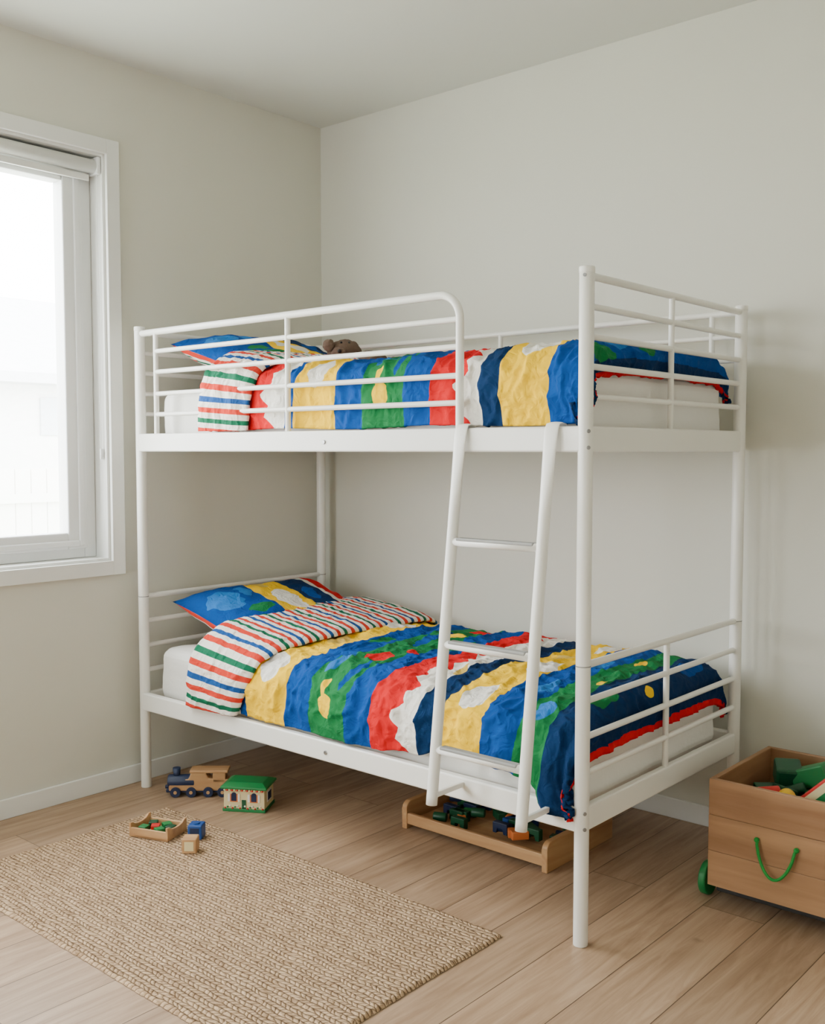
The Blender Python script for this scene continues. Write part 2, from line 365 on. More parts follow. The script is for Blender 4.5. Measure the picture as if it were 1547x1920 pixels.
def fabric_finish(nt,b,col):
    L=nt.links.new
    tc=N(nt,"ShaderNodeTexCoord")
    n1=N(nt,"ShaderNodeTexNoise",Scale=26.0,Detail=5.0,Distortion=1.2); L(tc.outputs["Object"],n1.inputs["Vector"])
    bp=N(nt,"ShaderNodeBump",Strength=0.9,Distance=0.010); L(n1.outputs["Fac"],bp.inputs["Height"])
    n2=N(nt,"ShaderNodeTexNoise",Scale=700.0,Detail=1.0); L(tc.outputs["Object"],n2.inputs["Vector"])
    bp2=N(nt,"ShaderNodeBump",Strength=0.2,Distance=0.0006); L(n2.outputs["Fac"],bp2.inputs["Height"]); L(bp.outputs[0],bp2.inputs["Normal"])
    L(bp2.outputs[0],b.inputs["Normal"]); L(col,b.inputs["Base Color"]); b.inputs["Roughness"].default_value=0.9
    b.inputs["Specular IOR Level"].default_value=0.18
def duvet_mat(name,tail):
    BANDS=[(-0.40,P_RED),(-0.14,P_WHT),(-0.055,P_BLU),(-0.015,P_YEL),(0.19,P_BLU),(0.32,P_GRN),(0.50,P_BLU),(0.60,P_RED),(0.73,P_WHT),(0.81,P_NAV),(0.88,P_YEL),(1.05,P_BLU)]+tail
    m,nt,b=newmat(name); L=nt.links.new
    uv,ds=uv_distorted(nt,0.008,7)
    sp=N(nt,"ShaderNodeSeparateXYZ"); L(ds.outputs[0],sp.inputs[0])
    # irregular cut-out edge near the red / white boundary
    pp=N(nt,"ShaderNodeMath",operation='PINGPONG'); pp.inputs[1].default_value=0.041; L(sp.outputs[1],pp.inputs[0])
    pq=N(nt,"ShaderNodeMath",operation='PINGPONG'); pq.inputs[1].default_value=0.113; L(sp.outputs[1],pq.inputs[0])
    su=N(nt,"ShaderNodeMath",operation='MULTIPLY_ADD'); su.inputs[1].default_value=0.5; L(pq.outputs[0],su.inputs[0]); L(pp.outputs[0],su.inputs[2])
    tri=N(nt,"ShaderNodeMath",operation='ADD'); tri.inputs[1].default_value=-0.048; L(su.outputs[0],tri.inputs[0])
    def mask(c,w):
        a=N(nt,"ShaderNodeMath",operation='SUBTRACT'); a.inputs[1].default_value=c; L(sp.outputs[0],a.inputs[0])
        bb=N(nt,"ShaderNodeMath",operation='ABSOLUTE'); L(a.outputs[0],bb.inputs[0])
        cc=N(nt,"ShaderNodeMapRange"); cc.inputs["From Min"].default_value=w*0.3; cc.inputs["From Max"].default_value=w; cc.inputs["To Min"].default_value=1.0; cc.inputs["To Max"].default_value=0.0
        L(bb.outputs[0],cc.inputs["Value"]); return cc
    m1=mask(0.73,0.085); m2=mask(-0.14,0.085)
    s=N(nt,"ShaderNodeMath",operation='ADD'); L(m1.outputs[0],s.inputs[0]); L(m2.outputs[0],s.inputs[1])
    off=N(nt,"ShaderNodeMath",operation='MULTIPLY'); L(s.outputs[0],off.inputs[0]); L(tri.outputs[0],off.inputs[1])
    t=N(nt,"ShaderNodeMath",operation='ADD'); L(sp.outputs[0],t.inputs[0]); L(off.outputs[0],t.inputs[1])
    nrm=N(nt,"ShaderNodeMapRange"); nrm.inputs["From Min"].default_value=-0.5; nrm.inputs["From Max"].default_value=1.6; L(t.outputs[0],nrm.inputs["Value"])
    cr=N(nt,"ShaderNodeValToRGB"); cr.color_ramp.interpolation='CONSTANT'; el=cr.color_ramp.elements
    el[0].position=0; el[0].color=BANDS[0][1]; el[1].position=(BANDS[1][0]+0.5)/2.1; el[1].color=BANDS[1][1]
    for p,c in BANDS[2:]:
        e=el.new((p+0.5)/2.1); e.color=c
    L(nrm.outputs[0],cr.inputs[0]); col=cr.outputs[0]
    uv2,d2=uv_distorted(nt,0.024,14); V=d2.outputs[0]
    S=[(0.09,0.22,0.05,0.075,P_WHT),(0.13,0.86,0.045,0.07,P_WHT),(0.09,0.55,0.03,0.06,P_TAN),
       (0.25,0.62,0.025,0.07,P_GRN),(0.25,0.95,0.03,0.06,P_LBL),
       (0.40,0.11,0.032,0.045,P_YEL),(0.385,0.17,0.015,0.03,P_YEL),(0.43,0.42,0.05,0.05,P_RED),(0.48,0.53,0.025,0.025,P_RED),(0.35,0.30,0.018,0.09,P_LBL),(0.46,0.26,0.018,0.09,P_BLU),(0.39,0.75,0.03,0.12,P_BLU),(0.45,0.82,0.035,0.04,P_YEL),(0.42,1.0,0.04,0.05,P_RED),
       (0.56,0.70,0.03,0.09,P_GRN),
       (0.80,0.40,0.015,0.05,P_TAN),
       (0.97,0.27,0.055,0.085,P_WHT),(1.0,0.60,0.04,0.09,P_WHT),(0.95,0.80,0.03,0.06,P_TAN),(0.99,1.0,0.04,0.07,P_WHT),
       (1.12,0.42,0.035,0.06,P_LBL),(1.12,0.75,0.03,0.07,P_LBL)]
    if len(tail)>2: S+=[(1.22,0.25,0.03,0.05,P_LBL),(1.24,0.55,0.02,0.03,P_YEL),(1.21,0.85,0.02,0.04,P_YEL),(1.33,0.40,0.03,0.07,P_GRN),(1.37,0.62,0.015,0.03,P_YEL),(1.34,0.95,0.03,0.08,P_BLU)]
    else: S+=[(1.17,0.30,0.04,0.06,P_GRN),(1.15,0.55,0.03,0.05,P_GRN)]
    for s_ in S: col=add_shape(nt,V,col,*s_)
    fabric_finish(nt,b,col); return m
def stripe_mat(name,period=0.031):
    m,nt,b=newmat(name); L=nt.links.new
    uv,ds=uv_distorted(nt,0.001,12); sp=N(nt,"ShaderNodeSeparateXYZ"); L(ds.outputs[0],sp.inputs[0])
    dv=N(nt,"ShaderNodeMath",operation='DIVIDE'); dv.inputs[1].default_value=period*4; L(sp.outputs[1],dv.inputs[0])
    fr=N(nt,"ShaderNodeMath",operation='FRACT'); L(dv.outputs[0],fr.inputs[0])
    cr=N(nt,"ShaderNodeValToRGB"); cr.color_ramp.interpolation='CONSTANT'; el=cr.color_ramp.elements
    w=s2l((238,232,222)); R_=s2l((210,58,42)); G_=s2l((22,104,74)); B_=s2l((30,78,142))
    seq=[(0,R_),(0.12,w),(0.25,G_),(0.36,w),(0.5,R_),(0.62,w),(0.75,B_),(0.86,w)]
    el[0].position=0; el[0].color=seq[0][1]; el[1].position=seq[1][0]; el[1].color=w
    for p,c in seq[2:]:
        e=el.new(p); e.color=c
    L(fr.outputs[0],cr.inputs[0]); fabric_finish(nt,b,cr.outputs[0]); return m
M_duvL=duvet_mat("duvet_cutout_bands",[(1.17,P_GRN),(1.27,P_NAV),(1.452,P_RED)])
M_duvU=duvet_mat("duvet_cutout_bands_b",[(1.19,P_NAV),(1.232,P_RED)])
M_str=stripe_mat("duvet_reverse_stripes")
M_strF=stripe_mat("duvet_reverse_stripes_fold",0.036)

def profile(points,n):
    p=np.array(points,float); sg=np.r_[0,np.cumsum(np.hypot(*np.diff(p,axis=0).T))]
    s=np.linspace(0,sg[-1],n*4); y=np.interp(s,sg,p[:,0]); z=np.interp(s,sg,p[:,1])
    k=max(3,int(n*4*0.02)); ker=np.ones(2*k+1)/(2*k+1)
    for _ in range(2):
        y=np.convolve(np.pad(y,k,'reflect',reflect_type='odd'),ker,'valid'); z=np.convolve(np.pad(z,k,'reflect',reflect_type='odd'),ker,'valid')
    s2=np.linspace(0,sg[-1],n); return s2,np.interp(s2,s,y),np.interp(s2,s,z)
def nz(x,y,z=0): return noise.noise(Vector((x,y,z)))
def wr(x,s,seed,amp):
    a=nz(x*5+seed,s*4,seed)*0.016
    w=nz(x*9+seed,s*7,3+seed)*0.35
    a+=nz((x+w*0.1)*26,(s-w*0.1)*9,seed+7)*0.008
    r=1-abs(nz(x*14+w,s*13-w,seed+2))*2; a+=max(0,r-0.45)*0.016
    r=1-abs(nz(x*30-w,s*22+w,seed+5))*2; a+=max(0,r-0.5)*0.008
    return a*amp
def grid_mesh(name,P,UV,mat,parent,thick):
    nu,nv,_=P.shape
    verts=P.reshape(-1,3).tolist(); faces=[]
    for i in range(nu-1):
        for j in range(nv-1):
            a=i*nv+j; faces.append((a,a+nv,a+nv+1,a+1))
    me=bpy.data.meshes.new(name); me.from_pydata(verts,[],faces)
    ul=me.uv_layers.new(name="UVMap"); fu=UV.reshape(-1,2)
    idx=np.empty(len(me.loops),dtype=np.int32); me.loops.foreach_get("vertex_index",idx)
    ul.data.foreach_set("uv",fu[idx].astype(np.float32).ravel())
    me.update()
    o=link(name,me,mat,parent,True)
    if thick: 
        m=o.modifiers.new("thick",'SOLIDIFY'); m.thickness=abs(thick); m.offset=-1 if thick>0 else 1; m.use_even_offset=False
    return o
def displaced(P,D):
    du=np.gradient(P,axis=0); dv=np.gradient(P,axis=1); n=np.cross(du,dv); n/= (np.linalg.norm(n,axis=2,keepdims=True)+1e-9)
    # make normals point outward (up at the middle)
    if n[n.shape[0]//2,n.shape[1]//2,2]<0: n=-n
    return P+n*D[...,None]
def make_duvet(name,mat,prof,x0,x1,off,base,kend,seed,hemf,flap,puff,drape):
    root=empty(name,(1.3,-0.6,base+0.2))
    nu,nv=330,240
    s,y,z=profile(prof,nv)
    ua=np.linspace(0,x1-x0+0.10,nu)
    P=np.zeros((nu,nv,3)); D=np.zeros((nu,nv)); UV=np.zeros((nu,nv,2))
    for i,u in enumerate(ua):
        xe=x1-0.07; x=x0+u
        k=1.0
        if x>xe:
            q=(x-xe); L=(x1+0.10-xe); tt=q/L
            xx=xe+ (x1-xe)*math.sin(min(1,tt*1.35)*math.pi/2); k=1-(1-kend)*(tt**2.0)
        else: xx=x
        if x<x0+0.05: k*=1-0.1*(1-(x-x0)/0.05)**2
        hm=hemf(xx)
        pf=puff(xx)
        for j in range(nv):
            zz=base+(z[j]-base)*k
            hw=max(0,1-s[j]/0.22)   # only the front hem
            zz+=hm*hw
            P[i,j]=(xx,y[j]-(0.022 if hm<-0.02 else 0)*hw,zz); UV[i,j]=(x-off,s[j])
            fr=math.exp(-((s[j]-0.13)/0.09)**2)
            D[i,j]=wr(x,s[j],seed,1.0)*(0.5+0.5*min(1,s[j]/0.1))*(1-0.5*(1-pf)*fr if pf<1 else 1)+ (pf-1)*0.03*fr*(pf>1)
            D[i,j]+=drape*nz(x*11+s[j]*2,1.7,seed)*math.exp(-((s[j]-0.12)/0.13)**2)
    P=displaced(P,D)
    grid_mesh("duvet_cover",P,UV,mat,root,0.014)
    # folded-back striped flap
    xl,xr,dz=flap
    nu2=120; P=np.zeros((nu2,nv,3)); D=np.zeros((nu2,nv)); UV=np.zeros((nu2,nv,2))
    for i in range(nu2):
        u=i/(nu2-1)
        for j in range(nv):
            a=xl(s[j])+nz(s[j]*7,seed,0)*0.012; b_=xr(s[j])+nz(s[j]*6,seed,4)*0.014; x=a+(b_-a)*u
            e=(1-abs(2*u-1)**5)
            P[i,j]=(x,y[j],z[j]+dz(s[j])*hash0(u)*min(1,max(0,(s[j]-0.1)/0.2)))
            UV[i,j]=(x,s[j]+0.02*u)
            hi=min(1,max(0,(s[j]-0.2)/0.1))
            D[i,j]=0.010+0.028*e**0.5+wr(x,s[j],seed+20,0.9)*(0.7-0.3*hi)
    P=displaced(P,D)
    grid_mesh("folded_back_stripes",P,UV,M_strF,root,0.016)
    return root
def hash0(u): return max(0,1-u*1.1)**1.2
profL=[(-1.088,0.402),(-1.096,0.46),(-1.092,0.53),(-1.065,0.59),(-0.98,0.628),(-0.8,0.643),(-0.5,0.65),(-0.2,0.645),(-0.13,0.60),(-0.115,0.50)]
profU=[(-1.056,1.438),(-1.060,1.50),(-1.057,1.575),(-1.037,1.635),(-0.97,1.665),(-0.8,1.675),(-0.5,1.68),(-0.2,1.67),(-0.14,1.64),(-0.125,1.55)]
def hemL(x):
    a=0.062*math.exp(-((x-1.68)/0.11)**2)+0.035*math.exp(-((x-1.88)/0.11)**2)+0.016*math.exp(-((x-1.47)/0.06)**2)
    if x>1.96: a-=0.048*min(1,(x-1.96)/0.07)
    return a
def hemU(x): return 0.004*math.sin(x*9)
def puffU(x): return 0.2 if x<1.66 else (1+min(1,(x-1.72)/0.06) if x>1.72 else 1.0)
def il(a,b,c):  # along-s interpolation
    return lambda s: float(np.interp(s,[0,0.22,1.25],[a,b,c]))
make_duvet("duvet",M_duvL,profL,0.48,2.108,0.74,0.40,0.42,1.3,hemL,(il(0.395,0.43,0.40),il(0.69,0.80,0.86),lambda s:0.045),lambda x:1.0,0.02)
make_duvet("duvet.001",M_duvU,profU,0.54,2.108,0.96,1.44,0.60,8.1,hemU,(il(0.45,0.46,0.48),il(0.725,0.76,1.0),lambda s:0.05),puffU,0.004)

# pillows
def pillow_mat(name):
    m,nt,b=newmat(name); L=nt.links.new
    uv,ds=uv_distorted(nt,0.012,9); sp=N(nt,"ShaderNodeSeparateXYZ"); L(ds.outputs[0],sp.inputs[0])
    cr=N(nt,"ShaderNodeValToRGB"); cr.color_ramp.interpolation='CONSTANT'; el=cr.color_ramp.elements
    el[0].position=0; el[0].color=P_BLU; el[1].position=0.36; el[1].color=P_YEL
    for p,c in ((0.60,P_NAV),(0.75,P_WHT),(0.81,P_RED)):
        e=el.new(p); e.color=c
    L(sp.outputs[0],cr.inputs[0]); col=cr.outputs[0]
    uv2,d2=uv_distorted(nt,0.04,12); V=d2.outputs[0]
    for s_ in [(0.14,0.62,0.10,0.16,P_LBL),(0.26,0.38,0.08,0.07,P_GRN),(0.16,0.2,0.16,0.08,P_GRN),(0.30,0.70,0.04,0.10,P_LBL),(0.49,0.45,0.07,0.20,P_WHT),(0.46,0.8,0.04,0.1,P_TAN),(0.67,0.5,0.03,0.12,P_BLU),(0.24,0.05,0.02,0.05,P_YEL)]:
        col=add_shape(nt,V,col,*s_)
    fabric_finish(nt,b,col); return m
M_pil=pillow_mat("pillow_cutout_bands")
def pillow(name,cx,cy,cz,tilt,seed,w=0.50,l=0.78,h=0.085,roll=0.0):
    bm=bmesh.new(); n=60; uvl=bm.loops.layers.uv.new("UVMap")
    def pt(a,b,sg):
        pinx=1-0.07*(1-(abs(b))**2)*(abs(a)**3)
        piny=1-0.07*(1-(abs(a))**2)*(abs(b)**3)
        t=max(0,(1-a**4)*(1-b**4))**0.55
        x=a*w/2*pinx; y=b*l/2*piny
        z=sg*h*t*(1.0 if sg>0 else 0.75) + (nz(x*9+seed,y*9,sg)*0.014+nz(x*24,y*22+seed,sg)*0.007)*min(1,t*2)
        return Vector((x,y,z))
    R=Matrix.Rotation(tilt,3,'Y')@Matrix.Rotation(roll,3,'X')
    for sg in (1,-1):
        g=[[bm.verts.new(R@pt(-1+2*i/n,-1+2*j/n,sg)+Vector((cx,cy,cz))) for j in range(n+1)] for i in range(n+1)]
        for i in range(n):
            for j in range(n):
                vs=(g[i][j],g[i+1][j],g[i+1][j+1],g[i][j+1]); ij=((i,j),(i+1,j),(i+1,j+1),(i,j+1))
                if sg<0: vs=vs[::-1]; ij=ij[::-1]
                f_=bm.faces.new(vs); f_.smooth=True; f_.material_index=0 if sg>0 else 1
                for lp,(a,b) in zip(f_.loops,ij):
                    lp[uvl].uv=(b/n,1-a/n) if sg>0 else (a/n*0.5,b/n*0.8)
    bmesh.ops.remove_doubles(bm,verts=bm.verts,dist=0.0005)
    me=bpy.data.meshes.new(name); bm.to_mesh(me); bm.free()
    return link(name,me,[M_pil,M_str])
pillow("pillow",0.36,-0.58,0.674,math.radians(17),2.0)
pillow("pillow.001",0.37,-0.58,1.717,math.radians(17),5.0)

# teddy bear lying on the upper bed
def teddy():
    bm=bmesh.new()
    def s(c,r,sc=(1,1,1)):
        rr=bmesh.ops.create_icosphere(bm,subdivisions=4,radius=r); bmesh.ops.scale(bm,vec=sc,verts=rr['verts']); bmesh.ops.translate(bm,vec=c,verts=rr['verts'])
    s((0.65,-0.50,1.752),0.064,(1.05,1.15,0.9)); s((0.68,-0.56,1.747),0.03,(1.1,1.1,.9))
    s((0.635,-0.575,1.782),0.026,(1,.8,1)); s((0.62,-0.42,1.787),0.026,(1,.8,1))
    s((0.76,-0.47,1.72),0.065,(1.2,1,0.65)); s((0.82,-0.55,1.715),0.025,(1.6,1,.9)); s((0.82,-0.40,1.715),0.025,(1.6,1,.9)); s((0.72,-0.57,1.72),0.024,(1,1.4,.9)); s((0.72,-0.38,1.72),0.024,(1,1.4,.9))
    for v in bm.verts:
        v.co+=Vector((nz(v.co.x*90,v.co.y*90,v.co.z*90),nz(v.co.y*90,v.co.z*90,5),nz(v.co.z*90,v.co.x*90,9)))*0.004
    me=bpy.data.meshes.new("body"); bm.to_mesh(me); bm.free()
    root=empty("teddy_bear",(0.7,-0.5,1.72)); link("body",me,M_fur,root,True)
    ball("nose",(0.705,-0.585,1.755),0.008,M_dark,root); ball("eye_a",(0.675,-0.545,1.794),0.005,M_dark,root); ball("eye_b",(0.695,-0.52,1.794),0.005,M_dark,root)
teddy()

# ------------------------------------------------------------ rug
def rug():
    m,nt,b=newmat("braided_jute"); L=nt.links.new
    tc=N(nt,"ShaderNodeTexCoord"); sp=N(nt,"ShaderNodeSeparateXYZ"); L(tc.outputs["Object"],sp.inputs[0])
    wv=N(nt,"ShaderNodeTexNoise",Scale=16.0,Detail=3.0); L(tc.outputs["Object"],wv.inputs["Vector"])
    def math_(op,a,b_=None,c=None):
        n=N(nt,"ShaderNodeMath",operation=op)
        for k,v in enumerate((a,b_,c)):
            if v is None: continue
            if isinstance(v,(int,float)): n.inputs[k].default_value=v
            else: L(v,n.inputs[k])
        return n.outputs[0]
    yy=math_('MULTIPLY_ADD',wv.outputs["Fac"],0.018,sp.outputs[1])
    row=math_('DIVIDE',yy,0.0145); fl=math_('FLOOR',row); fr=math_('FRACT',row)
    ridge=math_('SINE',math_('MULTIPLY',fr,math.pi))
    sgn=math_('MULTIPLY_ADD',math_('MODULO',math_('ABSOLUTE',fl),2.0),2.0,-1.0)
    xx=math_('MULTIPLY_ADD',wv.outputs["Fac"],0.05,sp.outputs[0])
    ph=math_('MULTIPLY_ADD',sgn,math_('MULTIPLY',fr,2.0),math_('MULTIPLY',xx,2*math.pi/0.038))
    ph=math_('MULTIPLY_ADD',fl,2.4,ph)
    br=math_('ABSOLUTE',math_('SINE',ph))
    h=math_('MULTIPLY',math_('POWER',ridge,0.45),math_('MULTIPLY_ADD',math_('POWER',br,0.5),0.8,0.2))
    fib=N(nt,"ShaderNodeTexNoise",Scale=240.0,Detail=3.0); L(tc.outputs["Object"],fib.inputs["Vector"])
    h2=math_('MULTIPLY_ADD',fib.outputs["Fac"],0.6,h)
    bp=N(nt,"ShaderNodeBump",Strength=1.0,Distance=0.0055); L(h2,bp.inputs["Height"]); L(bp.outputs[0],b.inputs["Normal"])
    cr=N(nt,"ShaderNodeValToRGB"); e=cr.color_ramp.elements; e[0].color=s2l((108,83,60)); e[1].color=s2l((204,176,144)); e[0].position=0.15; e[1].position=0.72
    L(h,cr.inputs[0])
    n2=N(nt,"ShaderNodeTexNoise",Scale=60.0,Detail=4.0,Roughness=0.7); mp=N(nt,"ShaderNodeMapping"); mp.inputs["Scale"].default_value=(0.4,1.3,1); L(tc.outputs["Object"],mp.inputs[0]); L(mp.outputs[0],n2.inputs["Vector"])
    t=N(nt,"ShaderNodeValToRGB"); e=t.color_ramp.elements; e[0].color=(0.64,0.58,0.53,1); e[1].color=(1.14,1.12,1.10,1); e[0].position=0.32; e[1].position=0.62; L(n2.outputs["Fac"],t.inputs[0])
    mx=N(nt,"ShaderNodeMix",data_type='RGBA',blend_type='MULTIPLY'); mx.inputs[0].default_value=1; L(cr.outputs[0],mx.inputs[6]); L(t.outputs[0],mx.inputs[7])
    L(mx.outputs[2],b.inputs["Base Color"]); b.inputs["Roughness"].default_value=0.95; b.inputs["Specular IOR Level"].default_value=0.1
    x0,x1,y0,y1=0.372,1.945,-2.035,-1.185; nx,ny=320,190
    vt=[];fc=[]
    for i in range(nx+1):
        for j in range(ny+1):
            u=i/nx; v=j/ny
            x=x0+(x1-x0)*u; y=y0+(y1-y0)*v
            ed=min(u*(x1-x0),(1-u)*(x1-x0),v*(y1-y0),(1-v)*(y1-y0))
            x+=nz(x*3,y*3,1)*0.006+nz(y*60,0,u>0.5)*0.003*(ed<0.02); y+=nz(x*3,y*3,2)*0.006+nz(x*60,3,v>0.5)*0.003*(ed<0.02)
            z=0.011*min(1,(ed/0.008+0.15))+nz(x*8,y*8)*0.002*min(1,ed/0.01)
            vt.append((x,y,max(0.001,z)))
    for i in range(nx):
        for j in range(ny):
            a=i*(ny+1)+j; fc.append((a,a+ny+1,a+ny+2,a+1))
    me=bpy.data.meshes.new("rug"); me.from_pydata(vt,[],fc); o=link("jute_rug",me,m,None,True)
rug()

# ------------------------------------------------------------ toys
def place(root,loc,ang,sc=1.0):
    root.location=loc; root.rotation_euler=(0,0,ang); root.scale=(sc,sc,sc)
def grp(name):
    e=bpy.data.objects.new(name,None); COL.objects.link(e); e.empty_display_size=0.05; return e
# toy house
g=grp("toy_house"); w,dp,hh=0.155,0.115,0.085
box("walls",(-w/2,-dp/2,0.006),(w/2,dp/2,hh),M_cream,g,0.002)
box("grass_base",(-w/2-0.004,-dp/2-0.004,0),(w/2+0.004,dp/2+0.004,0.012),M_green,g,0.002)
def loft(name,rings,mat,parent):
    bm=bmesh.new(); R=[[bm.verts.new(p) for p in r_] for r_ in rings]
    for a,b in zip(R[:-1],R[1:]):
        n=len(a)
        for i in range(n): bm.faces.new((a[i],a[(i+1)%n],b[(i+1)%n],b[i]))
    bm.faces.new(R[0][::-1]); bm.faces.new(R[-1]); bmesh.ops.recalc_face_normals(bm,faces=bm.faces); bevel(bm,0.0015,1)
    me=bpy.data.meshes.new(name); bm.to_mesh(me); bm.free(); return link(name,me,mat,parent)
def rect(a,b,z): return [(-a,-b,z),(a,-b,z),(a,b,z),(-a,b,z)]
loft("roof",[rect(w/2+.01,dp/2+.01,hh),rect(w/2+.01,dp/2+.01,hh+.008),rect(w/2-.012,dp/2-.018,hh+.020)],M_green,g)
for i in (-1,1):
    x=i*0.038
    box("window_trim",(x-0.015,-dp/2-0.002,0.036),(x+0.015,-dp/2+0.001,0.066),M_orange,g,0.001)
    box("window_pane",(x-0.010,-dp/2-0.0035,0.040),(x+0.010,-dp/2,0.062),M_navy,g,0.0005)
    cyl("window_arch",(x,-dp/2-0.003,0.062),(x,-dp/2,0.062),0.010,M_navy,g,20)
    for k in (-1,1): box("shutter",(x+k*0.019-0.004,-dp/2-0.003,0.038),(x+k*0.019+0.004,-dp/2,0.066),M_white,g,0.0005)
box("door",(-0.008,-dp/2-0.003,0.012),(0.008,-dp/2,0.045),M_dgreen,g,0.0005)
for k in range(16):
    x=-w/2+0.006+k*(w-0.012)/15
    ball("painted_flower",(x,-dp/2-0.004,0.014+0.004*(k%3)),0.004,[M_red,M_green,M_white][k%3],g,sub=1)
    ball("roof_edge_tile",(x,-dp/2-0.008,hh-0.003),0.0045,M_red if k%2 else M_cream,g,sub=1)
box("side_window",(w/2-0.001,-0.02,0.035),(w/2+0.003,0.02,0.065),M_navy,g,0.0005)
box("side_window_trim",(w/2-0.001,-0.025,0.030),(w/2+0.002,0.025,0.070),M_white,g,0.0005)
place(g,(0.585,-0.965,0),math.radians(32),1.03)
# toy train
g=grp("toy_train")
prism("engine_body",[(-0.11,0.02),(0.10,0.02),(0.10,0.062),(0.03,0.066),(0.02,0.088),(-0.03,0.088),(-0.04,0.064),(-0.11,0.058)],1,-0.022,0.022,M_oak,g,0.004)
box("cab_roof",(-0.035,-0.03,0.086),(0.10,0.03,0.096),M_oak,g,0.003)
box("cab",(0.045,-0.022,0.05),(0.09,0.022,0.088),M_oak,g,0.002)
cyl("boiler",(-0.115,0,0.05),(-0.02,0,0.05),0.024,M_navy,g,24,bev=0.003)
cyl("chimney",(-0.085,0,0.06),(-0.085,0,0.098),0.011,M_navy,g,16,r2=0.014)
box("chassis",(-0.12,-0.02,0.014),(0.115,0.02,0.026),M_navy,g,0.003)
for x in (-0.085,-0.03,0.03,0.08):
    for y in (-0.032,0.024): cyl("wheel",(x,y,0.018),(x,y+0.008,0.018),0.018,M_navy,g,20,bev=0.001)
    for y in (-0.033,0.0325): cyl("hub",(x,y-0.0005,0.018),(x,y+0.0015,0.018),0.006,M_oak,g,12)
cyl("buffer",(-0.125,0,0.03),(-0.11,0,0.03),0.007,M_navy,g,12)
place(g,(0.335,-1.0,0),math.radians(42),1.12)
# small tray on rug
ZR=0.012
g=grp("wooden_block_tray"); a,b_=0.068,0.055
box("base",(-a,-b_,0),(a,b_,0.007),M_oak,g,0.001)
box("front_wall",(-a,-b_,0.0),(a,-b_+0.008,0.030),M_oak,g,0.002); box("back_wall",(-a,b_-0.008,0.0),(a,b_,0.030),M_oak,g,0.002)
cv=[(-b_,0.0),(b_,0.0),(b_,0.045)]+[(b_*math.cos(math.radians(t))*0.75,0.045-0.014*math.sin(math.radians(t))) for t in range(10,180,20)]+[(-b_,0.045)]
for x in (-a-0.006,a-0.002): prism("end_wall",cv,0,x,x+0.008,M_oak,g,0.0015)
for k,(x,y,mt) in enumerate([(-0.04,-0.02,M_green),(-0.01,0.0,M_red),(0.02,-0.022,M_green),(0.042,0.01,M_dgreen),(-0.035,0.024,M_dgreen),(0.015,0.028,M_green)]):
    box("block_%d"%k,(x-0.014,y-0.014,0.007),(x+0.014,y+0.014,0.028),mt,g,0.002,rot=Matrix.Rotation(k*0.5,3,'Z'))
place(g,(0.58,-1.375,ZR),math.radians(20),1.08)
g=grp("toy_block"); box("cube",(-0.022,-0.022,0),(0.022,0.022,0.044),M_blue,g,0.004,3); box("face_inlay",(-0.014,-0.0228,0.008),(0.014,-0.0215,0.036),M_navy,g,0.0003); cyl("knob",(0,0,0.0435),(0,0,0.048),0.011,M_blue,g,20,bev=0.001); place(g,(0.715,-1.31,ZR),math.radians(35),1.15)
g=grp("toy_block.001"); box("cube",(-0.021,-0.021,0),(0.021,0.021,0.042),M_oak,g,0.004,3); box("face_inlay",(-0.013,-0.0218,0.008),(0.013,-0.0205,0.034),M_cream,g,0.0003); place(g,(0.80,-1.40,ZR),math.radians(40),1.2)

# tray under bed
g=grp("wooden_toy_tray")
X0,X1,Y0,Y1=1.175,1.80,-0.745,-0.33
def endp(): 
    pl=[(Y0,0.0),(Y0,0.075)]
    for t in range(0,10): 
        a_=math.pi-t/9*math.pi/2; pl.append((Y0+0.03+0.03*math.cos(a_),0.075+0.025*math.sin(a_)))
    pl+=[(Y1-0.03,0.10),(Y1,0.075),(Y1,0.0)]
    return pl
for x in (X0,X1-0.022): prism("end_board",endp(),0,x,x+0.022,M_oakY,g,0.003)
box("bottom",(X0+0.022,Y0+0.005,0.02),(X1-0.022,Y1,0.03),M_oak,g,0.001)
box("front_rail",(X0+0.02,Y0+0.004,0.018),(X1-0.02,Y0+0.020,0.058),M_oak,g,0.003)
box("back_rail",(X0+0.02,Y1-0.02,0.018),(X1-0.02,Y1-0.004,0.075),M_oak,g,0.003)
rnd=random.Random(11)
mats=[M_dgreen,M_green,M_navy,M_orange,M_dgreen,M_dgreen,M_blue,M_navy,M_dgreen]
for k in range(42):
    x=X0+0.06+rnd.random()*(X1-X0-0.12); y=Y0+0.05+rnd.random()*0.32; z=0.03+0.022*(k%2)
    mt=mats[k%len(mats)]; t=k%3; r_=rnd.random()*3
    if t==0: box("brick_%d"%k,(x-0.03,y-0.015,z),(x+0.03,y+0.015,z+0.028),mt,g,0.003,rot=Matrix.Rotation(r_,3,'Z'))
    elif t==1: cyl("peg_%d"%k,(x-0.02,y,z+0.016),(x+0.025,y+0.02,z+0.016),0.016,mt,g,16,bev=0.003)
    else: prism("arch_%d"%k,[(x-0.03,z),(x-0.015,z),(x-0.01,z+0.018),(x+0.01,z+0.018),(x+0.015,z),(x+0.03,z),(x+0.03,z+0.038),(x-0.03,z+0.038)],1,y-0.012,y+0.012,mt,g,0.002)

